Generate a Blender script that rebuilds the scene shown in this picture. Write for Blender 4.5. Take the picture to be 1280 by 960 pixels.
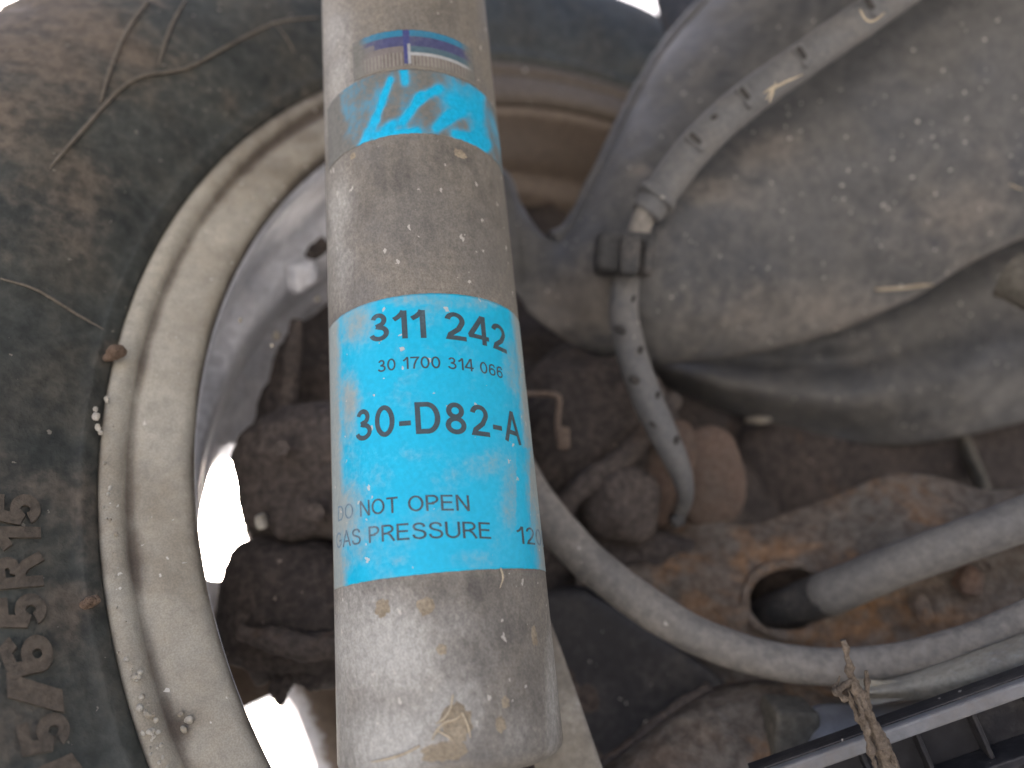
import bpy, bmesh, math, random
from mathutils import Vector, Matrix, noise
random.seed(7)
sc = bpy.context.scene
for o in list(bpy.data.objects): bpy.data.objects.remove(o)
COL = sc.collection

# ------------------------------------------------------------------ camera
# wheel axis = world Y, wheel centre (0, 0, WZ); the camera looks up and outwards at the inner side of the wheel
WZ = 0.3065
F = 967.0                                   # focal length in pixels of a 1280 px wide picture
_c = Vector((0.0796, 0.0305, 0.2939))       # wheel centre seen from the camera (right, down, forward)
_n = Vector((-0.43466, 0.48195, 0.76079)).normalized()
_up = (Vector((0, -1, 0)) - Vector((0, -1, 0)).dot(_n) * _n).normalized()
_rt = _n.cross(_up) * -1
if _rt.x < 0: _rt = -_rt
def c2w(v):                                 # camera direction -> world direction
    v = Vector(v); return Vector((v.dot(_rt), v.dot(_n), v.dot(_up)))
CAM = Vector((0, 0, WZ)) - c2w(_c)
def P(x, y, z):                             # picture position + distance (metres) -> world point
    return CAM + c2w(((x - 640) / F * z, (y - 480) / F * z, z))
def proj(p):
    d = Vector(p) - CAM
    X, Y, Z = c2w((1, 0, 0)).dot(d), c2w((0, 1, 0)).dot(d), c2w((0, 0, 1)).dot(d)
    return X / Z * F + 640, Y / Z * F + 480, Z
def px(z, n=1.0): return n * z / F          # size of n pixels at distance z
cd = bpy.data.cameras.new('camera'); cam = bpy.data.objects.new('camera', cd); COL.objects.link(cam)
M = Matrix.Identity(4)
for i, v in enumerate((c2w((1, 0, 0)), c2w((0, -1, 0)), c2w((0, 0, -1)))):
    for r in range(3): M[r][i] = v[r]
M.translation = CAM
cam.matrix_world = M
cd.sensor_width = 36; cd.lens = 36 * F / 1280; cd.clip_start = 0.01; cd.clip_end = 3000
cd.dof.use_dof = True; cd.dof.focus_distance = 0.178; cd.dof.aperture_fstop = cd.lens / 1000 / 0.0040
sc.camera = cam

# ------------------------------------------------------------------ light
w = bpy.data.worlds.new('World'); sc.world = w; w.use_nodes = True
nt = w.node_tree; nt.nodes.clear()
sky = nt.nodes.new('ShaderNodeTexSky'); sky.sky_type = 'NISHITA'; sky.sun_disc = False
SUN_EL, SUN_AZ = math.radians(30), math.radians(5)   # azimuth from +Y clockwise
sky.sun_elevation = SUN_EL; sky.sun_rotation = SUN_AZ; sky.air_density = 0.35; sky.dust_density = 10.0; sky.ozone_density = 0.2
bg = nt.nodes.new('ShaderNodeBackground'); bg.inputs[1].default_value = 0.15
wo = nt.nodes.new('ShaderNodeOutputWorld')
nt.links.new(sky.outputs[0], bg.inputs[0]); nt.links.new(bg.outputs[0], wo.inputs[0])
sd = bpy.data.lights.new('sun', 'SUN'); sd.energy = 0.6; sd.angle = math.radians(60); sd.color = (1, 0.97, 0.93)
sun = bpy.data.objects.new('sun', sd); COL.objects.link(sun)
sdir = Vector((math.sin(SUN_AZ) * math.cos(SUN_EL), math.cos(SUN_AZ) * math.cos(SUN_EL), math.sin(SUN_EL)))
sun.rotation_euler = sdir.to_track_quat('Z', 'Y').to_euler(); sun.location = sdir * 5
sc.view_settings.view_transform = 'Standard'; sc.view_settings.look = 'None'
sc.view_settings.gamma = 1; sc.view_settings.exposure = 2.88

# ------------------------------------------------------------------ object helpers
def thing(name, label, cat, loc, group=None):
    o = bpy.data.objects.new(name, None); COL.objects.link(o)
    o.location = loc; o.empty_display_size = 0.02
    o['label'] = label; o['category'] = cat
    if group: o['group'] = group
    return o
def origin(o):
    l = o.location.copy()
    while o.parent: o = o.parent; l += o.location
    return l
def mk(name, vf, mat, parent=None, smooth=True, label=None, cat=None, attrs=None, group=None, kind=None):
    vs, fs = vf
    vs = [Vector(v) for v in vs]
    if parent: og = origin(parent)
    else:
        n = len(vs); og = sum(vs, Vector()) / n; og.z = min(v.z for v in vs)
    me = bpy.data.meshes.new(name); me.from_pydata([v - og for v in vs], [], fs)
    bm = bmesh.new(); bm.from_mesh(me); bmesh.ops.recalc_face_normals(bm, faces=bm.faces); bm.to_mesh(me); bm.free()
    if smooth: me.shade_smooth()
    o = bpy.data.objects.new(name, me); COL.objects.link(o)
    if parent: o.parent = parent
    else: o.location = og
    me.materials.append(mat)
    for k, vals in (attrs or {}).items():
        if vals and hasattr(vals[0], '__len__'):
            a = me.attributes.new(k, 'FLOAT_COLOR', 'POINT')
            a.data.foreach_set('color', [c for v in vals for c in (v[0], v[1], v[2], 1.0)])
        else:
            a = me.attributes.new(k, 'FLOAT', 'POINT'); a.data.foreach_set('value', vals)
    if label: o['label'] = label
    if cat: o['category'] = cat
    if group: o['group'] = group
    if kind: o['kind'] = kind
    return o
def nz(p, s, seed=0.0, oct=4):
    return noise.fractal(Vector(p) * s + Vector((seed, seed * 1.7, -seed)), 1.0, 2.0, oct)
def smooth(a, b, x):
    t = max(0.0, min(1.0, (x - a) / (b - a))) if a != b else float(x > a)
    return t * t * (3 - 2 * t)
def catmull(pts, n):
    pts = [Vector(p) for p in pts]; m = len(pts) - 1; out = []
    for k in range(n):
        u = k / (n - 1) * m; i = min(int(u), m - 1); t = u - i
        p1, p2 = pts[i], pts[i + 1]
        p0 = pts[i - 1] if i > 0 else p1 * 2 - p2
        p3 = pts[i + 2] if i + 2 <= m else p2 * 2 - p1
        out.append(0.5 * ((2 * p1) + (p2 - p0) * t + (2 * p0 - 5 * p1 + 4 * p2 - p3) * t * t + (3 * p1 - p0 - 3 * p2 + p3) * t ** 3))
    return out
def tube(pts, rad, seg=24, n=None, bump=0.0, bs=200, seed=0, flat=1.0):
    n = n or len(pts) * 6
    c = catmull(pts, n)
    if not hasattr(rad, '__len__'): rad = [rad] * len(pts)
    rr = [v.x for v in catmull([(r, 0, 0) for r in rad], n)]
    T0 = (c[1] - c[0]).normalized()
    N = T0.orthogonal().normalized(); vs = []; fs = []
    for i in range(n):
        T = (c[min(i + 1, n - 1)] - c[max(i - 1, 0)]).normalized()
        N = (N - T * N.dot(T)).normalized(); B = T.cross(N)
        for k in range(seg):
            a = 2 * math.pi * k / seg
            d = N * math.cos(a) + B * math.sin(a) * flat
            p = c[i] + d * max(rr[i], 1e-5)
            if bump: p += d * bump * nz(p, bs, seed)
            vs.append(p)
    for i in range(n - 1):
        for k in range(seg):
            a, b = i * seg + k, i * seg + (k + 1) % seg
            fs.append((a, b, b + seg, a + seg))
    fs.append(tuple(range(seg))); fs.append(tuple(range((n - 1) * seg, n * seg)))
    return vs, fs
def pipe(pts, r_out, r_in, seg=32, n=None):          # open ended tube with a bore
    n = n or len(pts) * 4
    c = catmull(pts, n); vs = []; fs = []; N = (c[1] - c[0]).orthogonal().normalized()
    for layer, r in ((0, r_out), (1, r_in)):
        for i in range(n):
            T = (c[min(i + 1, n - 1)] - c[max(i - 1, 0)]).normalized(); N = (N - T * N.dot(T)).normalized(); B = T.cross(N)
            for k in range(seg):
                a = 2 * math.pi * k / seg; vs.append(c[i] + (N * math.cos(a) + B * math.sin(a)) * r)
        N = (c[1] - c[0]).orthogonal().normalized()
    m = n * seg
    for L in (0, m):
        for i in range(n - 1):
            for k in range(seg):
                a, b = L + i * seg + k, L + i * seg + (k + 1) % seg; fs.append((a, b, b + seg, a + seg))
    for e in (0, (n - 1) * seg):
        for k in range(seg):
            a, b = e + k, e + (k + 1) % seg; fs.append((a, b, b + m, a + m))
    return vs, fs
def lathe(prof, seg, closed=True, fn=None):          # prof: (R, off) about the wheel axis
    vs = []; fs = []; m = len(prof)
    for i in range(seg):
        a = 2 * math.pi * i / seg
        for j, (R, off) in enumerate(prof):
            if fn: R, off = fn(a, j, R, off)
            vs.append((R * math.cos(a), off, WZ + R * math.sin(a)))
    for i in range(seg):
        i2 = (i + 1) % seg
        for j in range(m if closed else m - 1):
            j2 = (j + 1) % m
            fs.append((i * m + j, i * m + j2, i2 * m + j2, i2 * m + j))
    return vs, fs
def W(R, deg, off):
    a = math.radians(deg); return Vector((R * math.cos(a), off, WZ + R * math.sin(a)))
def blob(c, ax, ay, az, e=0.5, amp=0.002, s=90, seed=0, nu=40, nv=24):   # rounded, lumpy block
    def sp(v, e): return math.copysign(abs(v) ** e, v)
    vs = []; fs = []; c = Vector(c)
    for j in range(nv + 1):
        ph = -math.pi / 2 + math.pi * j / nv
        for i in range(nu):
            th = 2 * math.pi * i / nu
            x = sp(math.cos(ph), e) * sp(math.cos(th), e); y = sp(math.cos(ph), e) * sp(math.sin(th), e); z = sp(math.sin(ph), e)
            p = c + Vector(ax) * x + Vector(ay) * y + Vector(az) * z
            d = (p - c).normalized() if (p - c).length > 1e-9 else Vector((0, 0, 1))
            vs.append(p + d * amp * nz(p, s, seed))
    for j in range(nv):
        for i in range(nu):
            a, b = j * nu + i, j * nu + (i + 1) % nu
            fs.append((a, b, b + nu, a + nu))
    return vs, fs
RX, DN, FW = c2w((1, 0, 0)), c2w((0, 1, 0)), c2w((0, 0, 1))
def cblob(x, y, z, wpx, hpx, depth, rot=0, **k):
    a = math.radians(rot); X = RX * math.cos(a) + DN * math.sin(a); Y = DN * math.cos(a) - RX * math.sin(a)
    return blob(P(x, y, z), X * px(z, wpx / 2), Y * px(z, hpx / 2), FW * depth / 2, **k)
def sheet(U, L, nu, nv, bulge, thick, prof=None, amp=0.0, s=30, seed=0):
    u = catmull([P(*p) for p in U], nu); l = catmull([P(*p) for p in L], nu)
    prof = prof or (lambda v: math.sin(math.pi * v))
    g = [[None] * (nv + 1) for _ in range(nu)]
    for i in range(nu):
        for j in range(nv + 1):
            v = j / nv; p = u[i].lerp(l[i], v)
            d = (CAM - p).normalized()
            b = bulge(i / (nu - 1)) if callable(bulge) else bulge
            p = p + d * (b * prof(v))
            if amp: p = p + d * amp * nz(p, s, seed)
            g[i][j] = p
    vs = []; fs = []
    for i in range(nu):
        for j in range(nv + 1): vs.append(g[i][j])
    m = nv + 1
    for i in range(nu):
        for j in range(m):
            a = g[min(i + 1, nu - 1)][j] - g[max(i - 1, 0)][j]; b = g[i][min(j + 1, nv)] - g[i][max(j - 1, 0)]
            nn = a.cross(b)
            nn = nn.normalized() if nn.length > 1e-12 else FW
            if nn.dot(CAM - g[i][j]) > 0: nn = -nn
            vs.append(g[i][j] + nn * thick)
    K = nu * m
    for L0 in (0, K):
        for i in range(nu - 1):
            for j in range(nv):
                a = L0 + i * m + j; fs.append((a, a + 1, a + m + 1, a + m))
    rim = [i * m for i in range(nu)] + [(nu - 1) * m + j for j in range(1, m)] + [i * m + nv for i in range(nu - 2, -1, -1)] + [j for j in range(nv - 1, 0, -1)]
    for a, b in zip(rim, rim[1:] + rim[:1]): fs.append((a, b, b + K, a + K))
    return vs, fs
def carve(o, cutters):                               # cut real openings
    for c in cutters:
        m = o.modifiers.new('cut', 'BOOLEAN'); m.object = c; m.solver = 'EXACT'; m.operation = 'DIFFERENCE'
    dg = bpy.context.evaluated_depsgraph_get(); dg.update()
    me = bpy.data.meshes.new_from_object(o.evaluated_get(dg)); old = o.data
    o.modifiers.clear(); o.data = me; me.name = old.name
    for c in cutters: bpy.data.objects.remove(c)

# ------------------------------------------------------------------ materials
def mat(name, base, dirt=(0.25, 0.21, 0.17), amount=0.5, scale=60, rough=0.7, bump=0.3, metallic=0.0, third=None,
        third_amount=0.35, third_scale=25, vary=0.35, speck=0.0, speck_col=(0.55, 0.52, 0.46), attr=None, attr_col=None,
        stretch=(1, 1, 1), fine=8.0, soft=0.14, colattr=None, rough_dirt=0.92, bump_dist=0.0012, attr_noise=1.0, attr2=None, grain=0.0):
    m = bpy.data.materials.new(name); m.use_nodes = True
    t = m.node_tree; N = t.nodes; Lk = t.links; N.clear()
    out = N.new('ShaderNodeOutputMaterial'); b = N.new('ShaderNodeBsdfPrincipled'); Lk.new(b.outputs[0], out.inputs[0])
    tc = N.new('ShaderNodeTexCoord'); mp = N.new('ShaderNodeMapping'); mp.inputs['Scale'].default_value = stretch
    Lk.new(tc.outputs['Object'], mp.inputs[0])
    def noi(s, det=8, r=0.62, dist=0.0, off=0.0):
        n = N.new('ShaderNodeTexNoise'); n.inputs['Scale'].default_value = s; n.inputs['Detail'].default_value = det
        n.inputs['Roughness'].default_value = r; n.inputs['Distortion'].default_value = dist
        if off:
            a = N.new('ShaderNodeVectorMath'); a.operation = 'ADD'; a.inputs[1].default_value = (off, off * 2, off * 3)
            Lk.new(mp.outputs[0], a.inputs[0]); Lk.new(a.outputs[0], n.inputs['Vector'])
        else: Lk.new(mp.outputs[0], n.inputs['Vector'])
        return n.outputs['Fac']
    def rng(v, a, c, lo=0.0, hi=1.0):
        r = N.new('ShaderNodeMapRange'); r.interpolation_type = 'SMOOTHSTEP'
        for i, x in enumerate((a, c, lo, hi)): r.inputs[i + 1].default_value = x
        Lk.new(v, r.inputs[0]); return r.outputs[0]
    def mth(op, a, c):
        q = N.new('ShaderNodeMath'); q.operation = op
        for i, x in enumerate((a, c)):
            if isinstance(x, (int, float)): q.inputs[i].default_value = x
            else: Lk.new(x, q.inputs[i])
        return q.outputs[0]
    def mix(f, a, c, mode='MIX'):
        q = N.new('ShaderNodeMix'); q.data_type = 'RGBA'; q.blend_type = mode
        for s, x in ((q.inputs[0], f), (q.inputs[6], a), (q.inputs[7], c)):
            if isinstance(x, (int, float)): s.default_value = x
            elif isinstance(x, tuple): s.default_value = (*x, 1)
            else: Lk.new(x, s)
        return q.outputs[2]
    n1 = noi(scale, 5); n2 = noi(scale * fine, 4, 0.6, 0, 3.1)
    th = 1 - amount                                  # share of the surface under dirt
    c0 = 0.5 + (th - 0.5) * 0.55
    f1 = rng(mth('ADD', mth('MULTIPLY', n1, 0.75), mth('MULTIPLY', n2, 0.25)), c0 - soft, c0 + soft)
    col = base
    if colattr:
        ca = N.new('ShaderNodeAttribute'); ca.attribute_name = colattr; col = ca.outputs['Color']
    if third:
        n3 = noi(third_scale, 6, 0.68, 0.6, 7.7); c3 = 0.5 + (1 - third_amount - 0.5) * 0.55
        col = mix(rng(n3, c3 - 0.09, c3 + 0.09), col, third)
    if attr:
        at = N.new('ShaderNodeAttribute'); at.attribute_name = attr
        k = mth('ADD', at.outputs['Fac'], mth('MULTIPLY', mth('SUBTRACT', n2, 0.5), 1.1 * attr_noise))
        k = mth('ADD', k, mth('MULTIPLY', mth('SUBTRACT', n1, 0.5), 0.7 * attr_noise))
        fa = rng(k, 0.15 if attr_noise < 1 else 0.25, 0.95 if attr_noise < 1 else 0.75)
        if attr_col is None: f1 = mth('MAXIMUM', f1, fa)
    col = mix(f1, col, dirt)
    if attr and attr_col is not None: col = mix(fa, col, attr_col)
    if attr2:
        a2 = N.new('ShaderNodeAttribute'); a2.attribute_name = attr2[0]
        mp2 = N.new('ShaderNodeMapping'); mp2.inputs['Scale'].default_value = (1, 1, 0.45); Lk.new(tc.outputs['Object'], mp2.inputs[0])
        ns = N.new('ShaderNodeTexNoise'); ns.inputs['Scale'].default_value = 260; ns.inputs['Detail'].default_value = 5; Lk.new(mp2.outputs[0], ns.inputs['Vector'])
        k2 = mth('ADD', a2.outputs['Fac'], mth('ADD', mth('MULTIPLY', mth('SUBTRACT', ns.outputs['Fac'], 0.5), 1.0), mth('MULTIPLY', mth('SUBTRACT', n1, 0.5), 0.9)))
        col = mix(mth('MULTIPLY', rng(k2, 0.08, 0.85), 0.8), col, attr2[1])
    if grain:
        gn = noi(2600, 2, 0.5, 0, 1.3); gf = rng(gn, 0.30, 0.70, 1 - grain, 1 + grain)
        gc = N.new('ShaderNodeCombineColor')
        for i in range(3): Lk.new(gf, gc.inputs[i])
        col = mix(1.0, col, gc.outputs[0], 'MULTIPLY')
    v = rng(n2, 0.25, 0.75, 1 - vary, 1 + vary)
    cv = N.new('ShaderNodeCombineColor')
    for i in range(3): Lk.new(v, cv.inputs[i])
    col = mix(1.0, col, cv.outputs[0], 'MULTIPLY')
    if speck:
        vo = N.new('ShaderNodeTexVoronoi'); vo.inputs['Scale'].default_value = 560; 
        wn = N.new('ShaderNodeTexNoise'); wn.inputs['Scale'].default_value = 900; wn.inputs['Detail'].default_value = 2; Lk.new(mp.outputs[0], wn.inputs['Vector'])
        wm = N.new('ShaderNodeVectorMath'); wm.operation = 'SCALE'; wm.inputs['Scale'].default_value = 0.0022; Lk.new(wn.outputs['Color'], wm.inputs[0])
        wa = N.new('ShaderNodeVectorMath'); Lk.new(mp.outputs[0], wa.inputs[0]); Lk.new(wm.outputs[0], wa.inputs[1]); Lk.new(wa.outputs[0], vo.inputs['Vector'])
        sp = N.new('ShaderNodeSeparateColor'); Lk.new(vo.outputs['Color'], sp.inputs[0])
        on = mth('LESS_THAN', vo.outputs['Distance'], mth('MULTIPLY', sp.outputs[1], 0.34)); sel = mth('LESS_THAN', sp.outputs[0], speck)
        col = mix(mth('MULTIPLY', mth('MULTIPLY', on, sel), 0.75), col, speck_col)
    Lk.new(col, b.inputs['Base Color'])
    r = rng(f1, 0, 1, rough, rough_dirt); Lk.new(r, b.inputs['Roughness'])
    b.inputs['Metallic'].default_value = metallic
    b.inputs['Specular IOR Level'].default_value = 0.4
    bp = N.new('ShaderNodeBump'); bp.inputs['Strength'].default_value = bump; bp.inputs['Distance'].default_value = bump_dist
    h = mth('ADD', mth('MULTIPLY', f1, 0.5), mth('ADD', mth('MULTIPLY', n2, 0.6), mth('MULTIPLY', n1, 0.5)))
    Lk.new(h, bp.inputs['Height']); Lk.new(bp.outputs[0], b.inputs['Normal'])
    return m
M_ground = mat('pale_gravel_ground', (0.40, 0.40, 0.40), (0.30, 0.30, 0.29), 0.5, 8, 0.9, 0.4, bump_dist=0.02)
M_tube = mat('weathered_zinc_tube', (0.168, 0.158, 0.139), (0.228, 0.208, 0.172), 0.50, 60, 0.6, 0.22, third=(0.265, 0.250, 0.212), third_amount=0.25, third_scale=30, attr_noise=0.35,
             vary=0.13, speck=0.10, attr='pale', attr_col=(0.40, 0.395, 0.36), stretch=(1, 1, 0.75), fine=14, attr2=('soot', (0.088, 0.083, 0.076)), grain=0.15)
M_label = mat('blue_printed_label', (0.0, 0.455, 0.70), (0.30, 0.345, 0.33), 0.13, 90, 0.45, 0.06, attr='dirt', attr_noise=0.55, vary=0.07, speck=0.10, fine=9, soft=0.2)
M_print = mat('dark_label_ink', (0.048, 0.075, 0.088), (0.17, 0.25, 0.30), 0.08, 90, 0.5, 0.03, attr='dirt', attr_noise=0.6, vary=0.15, fine=9, soft=0.2)
M_strip = mat('worn_sticker', (0.2, 0.2, 0.2), (0.165, 0.165, 0.148), 0.12, 130, 0.55, 0.08, attr='dirt', attr_noise=0.5, vary=0.15, colattr='print', fine=6, soft=0.2)
M_stain = mat('dried_mud_stain', (0.34, 0.29, 0.21), (0.24, 0.20, 0.14), 0.5, 200, 0.95, 0.4, vary=0.3)
M_tyre = mat('dusty_tyre_rubber', (0.036, 0.041, 0.037), (0.076, 0.073, 0.060), 0.45, 38, 0.72, 0.45, third=(0.060, 0.066, 0.058), third_amount=0.5, third_scale=22,
             vary=0.3, speck=0.05, speck_col=(0.25, 0.23, 0.19), attr='mud', attr_col=(0.122, 0.101, 0.078), attr_noise=0.8, fine=7)
M_letter = mat('mud_caked_letters', (0.045, 0.045, 0.042), (0.112, 0.092, 0.070), 0.80, 120, 0.8, 0.5, vary=0.25, fine=4, soft=0.3)
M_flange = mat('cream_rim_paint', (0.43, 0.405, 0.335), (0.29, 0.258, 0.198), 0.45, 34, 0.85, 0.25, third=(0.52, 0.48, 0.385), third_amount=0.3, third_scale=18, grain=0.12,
               vary=0.16, speck=0.04, speck_col=(0.75, 0.73, 0.66), attr='grime_and_shade', attr_col=(0.115, 0.095, 0.075), attr_noise=0.5)
M_barrel = mat('grey_cast_barrel', (0.68, 0.70, 0.74), (0.42, 0.41, 0.40), 0.22, 30, 0.5, 0.3, third=(0.84, 0.85, 0.88), third_amount=0.4, third_scale=40, vary=0.2, attr='grime_and_shade', attr_col=(0.17, 0.135, 0.105))
M_crust = mat('white_corrosion', (0.56, 0.54, 0.47), (0.32, 0.28, 0.21), 0.5, 220, 0.9, 0.5, vary=0.3)
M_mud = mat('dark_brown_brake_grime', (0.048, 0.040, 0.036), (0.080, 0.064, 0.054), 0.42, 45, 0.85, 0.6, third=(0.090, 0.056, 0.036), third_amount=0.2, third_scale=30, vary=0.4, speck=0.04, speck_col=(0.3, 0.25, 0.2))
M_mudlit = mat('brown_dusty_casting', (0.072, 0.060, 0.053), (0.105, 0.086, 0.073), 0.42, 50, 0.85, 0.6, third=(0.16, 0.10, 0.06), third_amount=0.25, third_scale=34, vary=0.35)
M_rust = mat('orange_brown_rust', (0.125, 0.095, 0.072), (0.140, 0.126, 0.108), 0.48, 36, 0.85, 0.7, third=(0.27, 0.150, 0.072), third_amount=0.40, third_scale=42, vary=0.35)
M_rustred = mat('red_brown_rust', (0.128, 0.086, 0.064), (0.105, 0.082, 0.066), 0.45, 60, 0.85, 0.4, third=(0.20, 0.110, 0.068), third_amount=0.25, vary=0.25)
M_shell = mat('dusty_dark_grey_coating', (0.090, 0.091, 0.091), (0.122, 0.119, 0.111), 0.45, 26, 0.42, 0.22, third=(0.076, 0.080, 0.086), third_amount=0.4, third_scale=20,
              vary=0.16, grain=0.15, speck=0.10, attr='dust_and_light', attr_col=(0.185, 0.168, 0.146), attr_noise=0.55, rough_dirt=0.72)
M_hose = mat('grey_dusty_rubber', (0.128, 0.131, 0.132), (0.168, 0.164, 0.155), 0.45, 60, 0.6, 0.12, vary=0.12, speck=0.03)
M_clip = mat('black_rubber_clip', (0.055, 0.056, 0.056), (0.115, 0.105, 0.095), 0.4, 90, 0.7, 0.3, vary=0.25)
M_mark = mat('dark_moulded_mark', (0.040, 0.038, 0.036), (0.08, 0.07, 0.06), 0.3, 200, 0.8, 0.2)
M_bar = mat('dusty_grey_bar', (0.190, 0.182, 0.166), (0.265, 0.245, 0.215), 0.50, 45, 0.6, 0.25, vary=0.18, speck=0.03, third=(0.14, 0.135, 0.128), third_amount=0.3)
M_rod = mat('dark_grey_rod', (0.165, 0.161, 0.152), (0.215, 0.204, 0.184), 0.45, 50, 0.55, 0.18, vary=0.15)
M_tan = mat('pale_tan_dust', (0.30, 0.275, 0.225), (0.20, 0.175, 0.140), 0.4, 50, 0.8, 0.3, vary=0.25, third=(0.42, 0.40, 0.35), third_amount=0.3)
M_chalk = mat('chalky_tan_dust', (0.44, 0.41, 0.33), (0.26, 0.235, 0.19), 0.4, 60, 0.85, 0.35, vary=0.25, third=(0.58, 0.57, 0.53), third_amount=0.3, third_scale=70)
M_olive = mat('olive_grey_grime', (0.105, 0.098, 0.080), (0.15, 0.135, 0.11), 0.4, 50, 0.8, 0.3, vary=0.25)
M_steel = mat('bare_bluish_steel', (0.36, 0.37, 0.39), (0.20, 0.19, 0.18), 0.40, 50, 0.35, 0.12, metallic=0.5, vary=0.15, rough_dirt=0.7)
M_plastic = mat('black_ribbed_plastic', (0.022, 0.022, 0.025), (0.075, 0.070, 0.065), 0.3, 40, 0.5, 0.2, vary=0.2, speck=0.04)
M_lip = mat('grey_plastic_lip', (0.22, 0.225, 0.23), (0.16, 0.15, 0.14), 0.35, 50, 0.5, 0.15, vary=0.15)
M_twig = mat('dry_twig_bark', (0.205, 0.165, 0.122), (0.100, 0.078, 0.058), 0.42, 190, 0.9, 0.8, vary=0.4)
M_straw = mat('dry_straw', (0.50, 0.43, 0.31), (0.30, 0.24, 0.16), 0.35, 300, 0.8, 0.2, vary=0.25)
M_stem = mat('mud_coloured_stem', (0.165, 0.145, 0.115), (0.11, 0.095, 0.076), 0.4, 200, 0.85, 0.3, vary=0.25)
M_mortar = mat('brown_mud_lump', (0.215, 0.150, 0.105), (0.135, 0.095, 0.068), 0.42, 180, 0.95, 0.8, vary=0.35)
M_wire = mat('brown_wire', (0.15, 0.115, 0.09), (0.11, 0.08, 0.06), 0.4, 120, 0.8, 0.2)

# ------------------------------------------------------------------ ground
g = 400.0
gv = [(-g, -g, 0), (g, -g, 0), (g, g, 0), (-g, g, 0)]
mk('ground', (gv, [(0, 1, 2, 3)]), M_ground, smooth=False, kind='structure')

# floor pan of the car overhead, outside the picture: keeps the wheel well in the shade
fx0, fx1, fy0, fy1, fz0, fz1 = -0.34, 2.2, -0.75, -0.09, 0.50, 0.54
bvs = [(x, y, z) for x in (fx0, fx1) for y in (fy0, fy1) for z in (fz0, fz1)]
mk('car_floor', (bvs, [(0, 1, 3, 2), (4, 6, 7, 5), (0, 4, 5, 1), (2, 3, 7, 6), (0, 2, 6, 4), (1, 5, 7, 3)]), M_plastic, smooth=False, kind='structure')

# ------------------------------------------------------------------ wheel
wheel = thing('car_wheel', 'muddy road wheel with a cream inner rim flange and black tyre behind the shock absorber', 'wheel', (0, 0, 0))
tp = [(0.2060, 0.0075), (0.2089, 0.0004), (0.2098, -0.0016), (0.2116, -0.0026), (0.2124, -0.0034), (0.2132, -0.0034), (0.2138, -0.0030), (0.2165, -0.0046), (0.2200, -0.0064), (0.2250, -0.0086),
      (0.2310, -0.0108), (0.2380, -0.0126), (0.2450, -0.0136), (0.2520, -0.0138), (0.2600, -0.0128), (0.2680, -0.0106), (0.2750, -0.0075), (0.2810, -0.0035), (0.2860, 0.0010),
      (0.2905, 0.0065), (0.2940, 0.0125), (0.2962, 0.0190), (0.2972, 0.0250), (0.2985, 0.040), (0.2986, 0.046), (0.2900, 0.047), (0.2900, 0.053), (0.2990, 0.054), (0.2995, 0.088),
      (0.2910, 0.089), (0.2910, 0.096), (0.2995, 0.097), (0.2990, 0.131), (0.2900, 0.132), (0.2900, 0.138), (0.2986, 0.139), (0.2972, 0.160), (0.2940, 0.173), (0.2860, 0.184), (0.2680, 0.196), (0.2450, 0.199), (0.2250, 0.194), (0.2090, 0.184), (0.2060, 0.178)]
tp = [(R + 0.0070 * smooth(0.258, 0.290, R), off) for R, off in tp]
def tread(a, j, R, off):
    if 17 <= j <= 24 or 35 <= j <= 38:                # shoulder lugs
        k = (a * 70 / (2 * math.pi)) % 1.0
        d = smooth(0.66, 0.72, k) * (1 - smooth(0.94, 1.0, k)); R -= 0.0050 * d * (0.35 if j in (17, 18, 38) else 1)
    if 7 <= j <= 16:
        p = Vector((R * math.cos(a), off, R * math.sin(a))); off += 0.0007 * nz(p, 45, 3)
    return R, off
tv, tf = lathe(tp, 720, True, tread)
MUD = [(20, 30, 150, 110, 1.2), (110, 40, 100, 75, 1.0), (190, 0, 70, 40, 0.7), (0, 130, 60, 80, 0.9), (40, 240, 65, 70, 0.85), (90, 290, 60, 50, 0.6), (0, 310, 50, 50, 0.7), (20, 620, 60, 70, 0.55), (80, 610, 50, 60, 0.5),
       (75, 770, 40, 60, 0.6), (15, 930, 60, 60, 0.85), (100, 660, 30, 50, 0.5), (5, 840, 30, 60, 0.7), (150, 220, 60, 30, 0.35), (290, 115, 25, 18, 0.5), (140, 440, 22, 22, 0.9), (105, 755, 18, 16, 0.9)]
def field(blobs, p):
    x, y, z = proj(p)
    if z <= 0: return 0.0
    v = 0.0
    for bx, by, sx, sy, k in blobs:
        d = ((x - bx) / sx) ** 2 + ((y - by) / sy) ** 2
        if d < 6: v = max(v, k * math.exp(-d))
    return v
mudv = []
for p in tv:
    v = field(MUD, p); q = Vector(p)
    R = math.hypot(q.x, q.z - WZ)
    v += 0.75 * smooth(0.272, 0.292, R) + 0.35 * nz(q, 28, 5) + 0.08
    mudv.append(max(0, v * (0.75 + 0.6 * nz(q, 60, 1))))
tyre = mk('tyre', (tv, tf), M_tyre, wheel, attrs={'mud': mudv})
def _arc(cx, cy, rx, ry, a0, a1, n=18):
    return [(cx + rx * math.cos(math.radians(a0 + (a1 - a0) * i / n)), cy + ry * math.sin(math.radians(a0 + (a1 - a0) * i / n))) for i in range(n + 1)]
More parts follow.
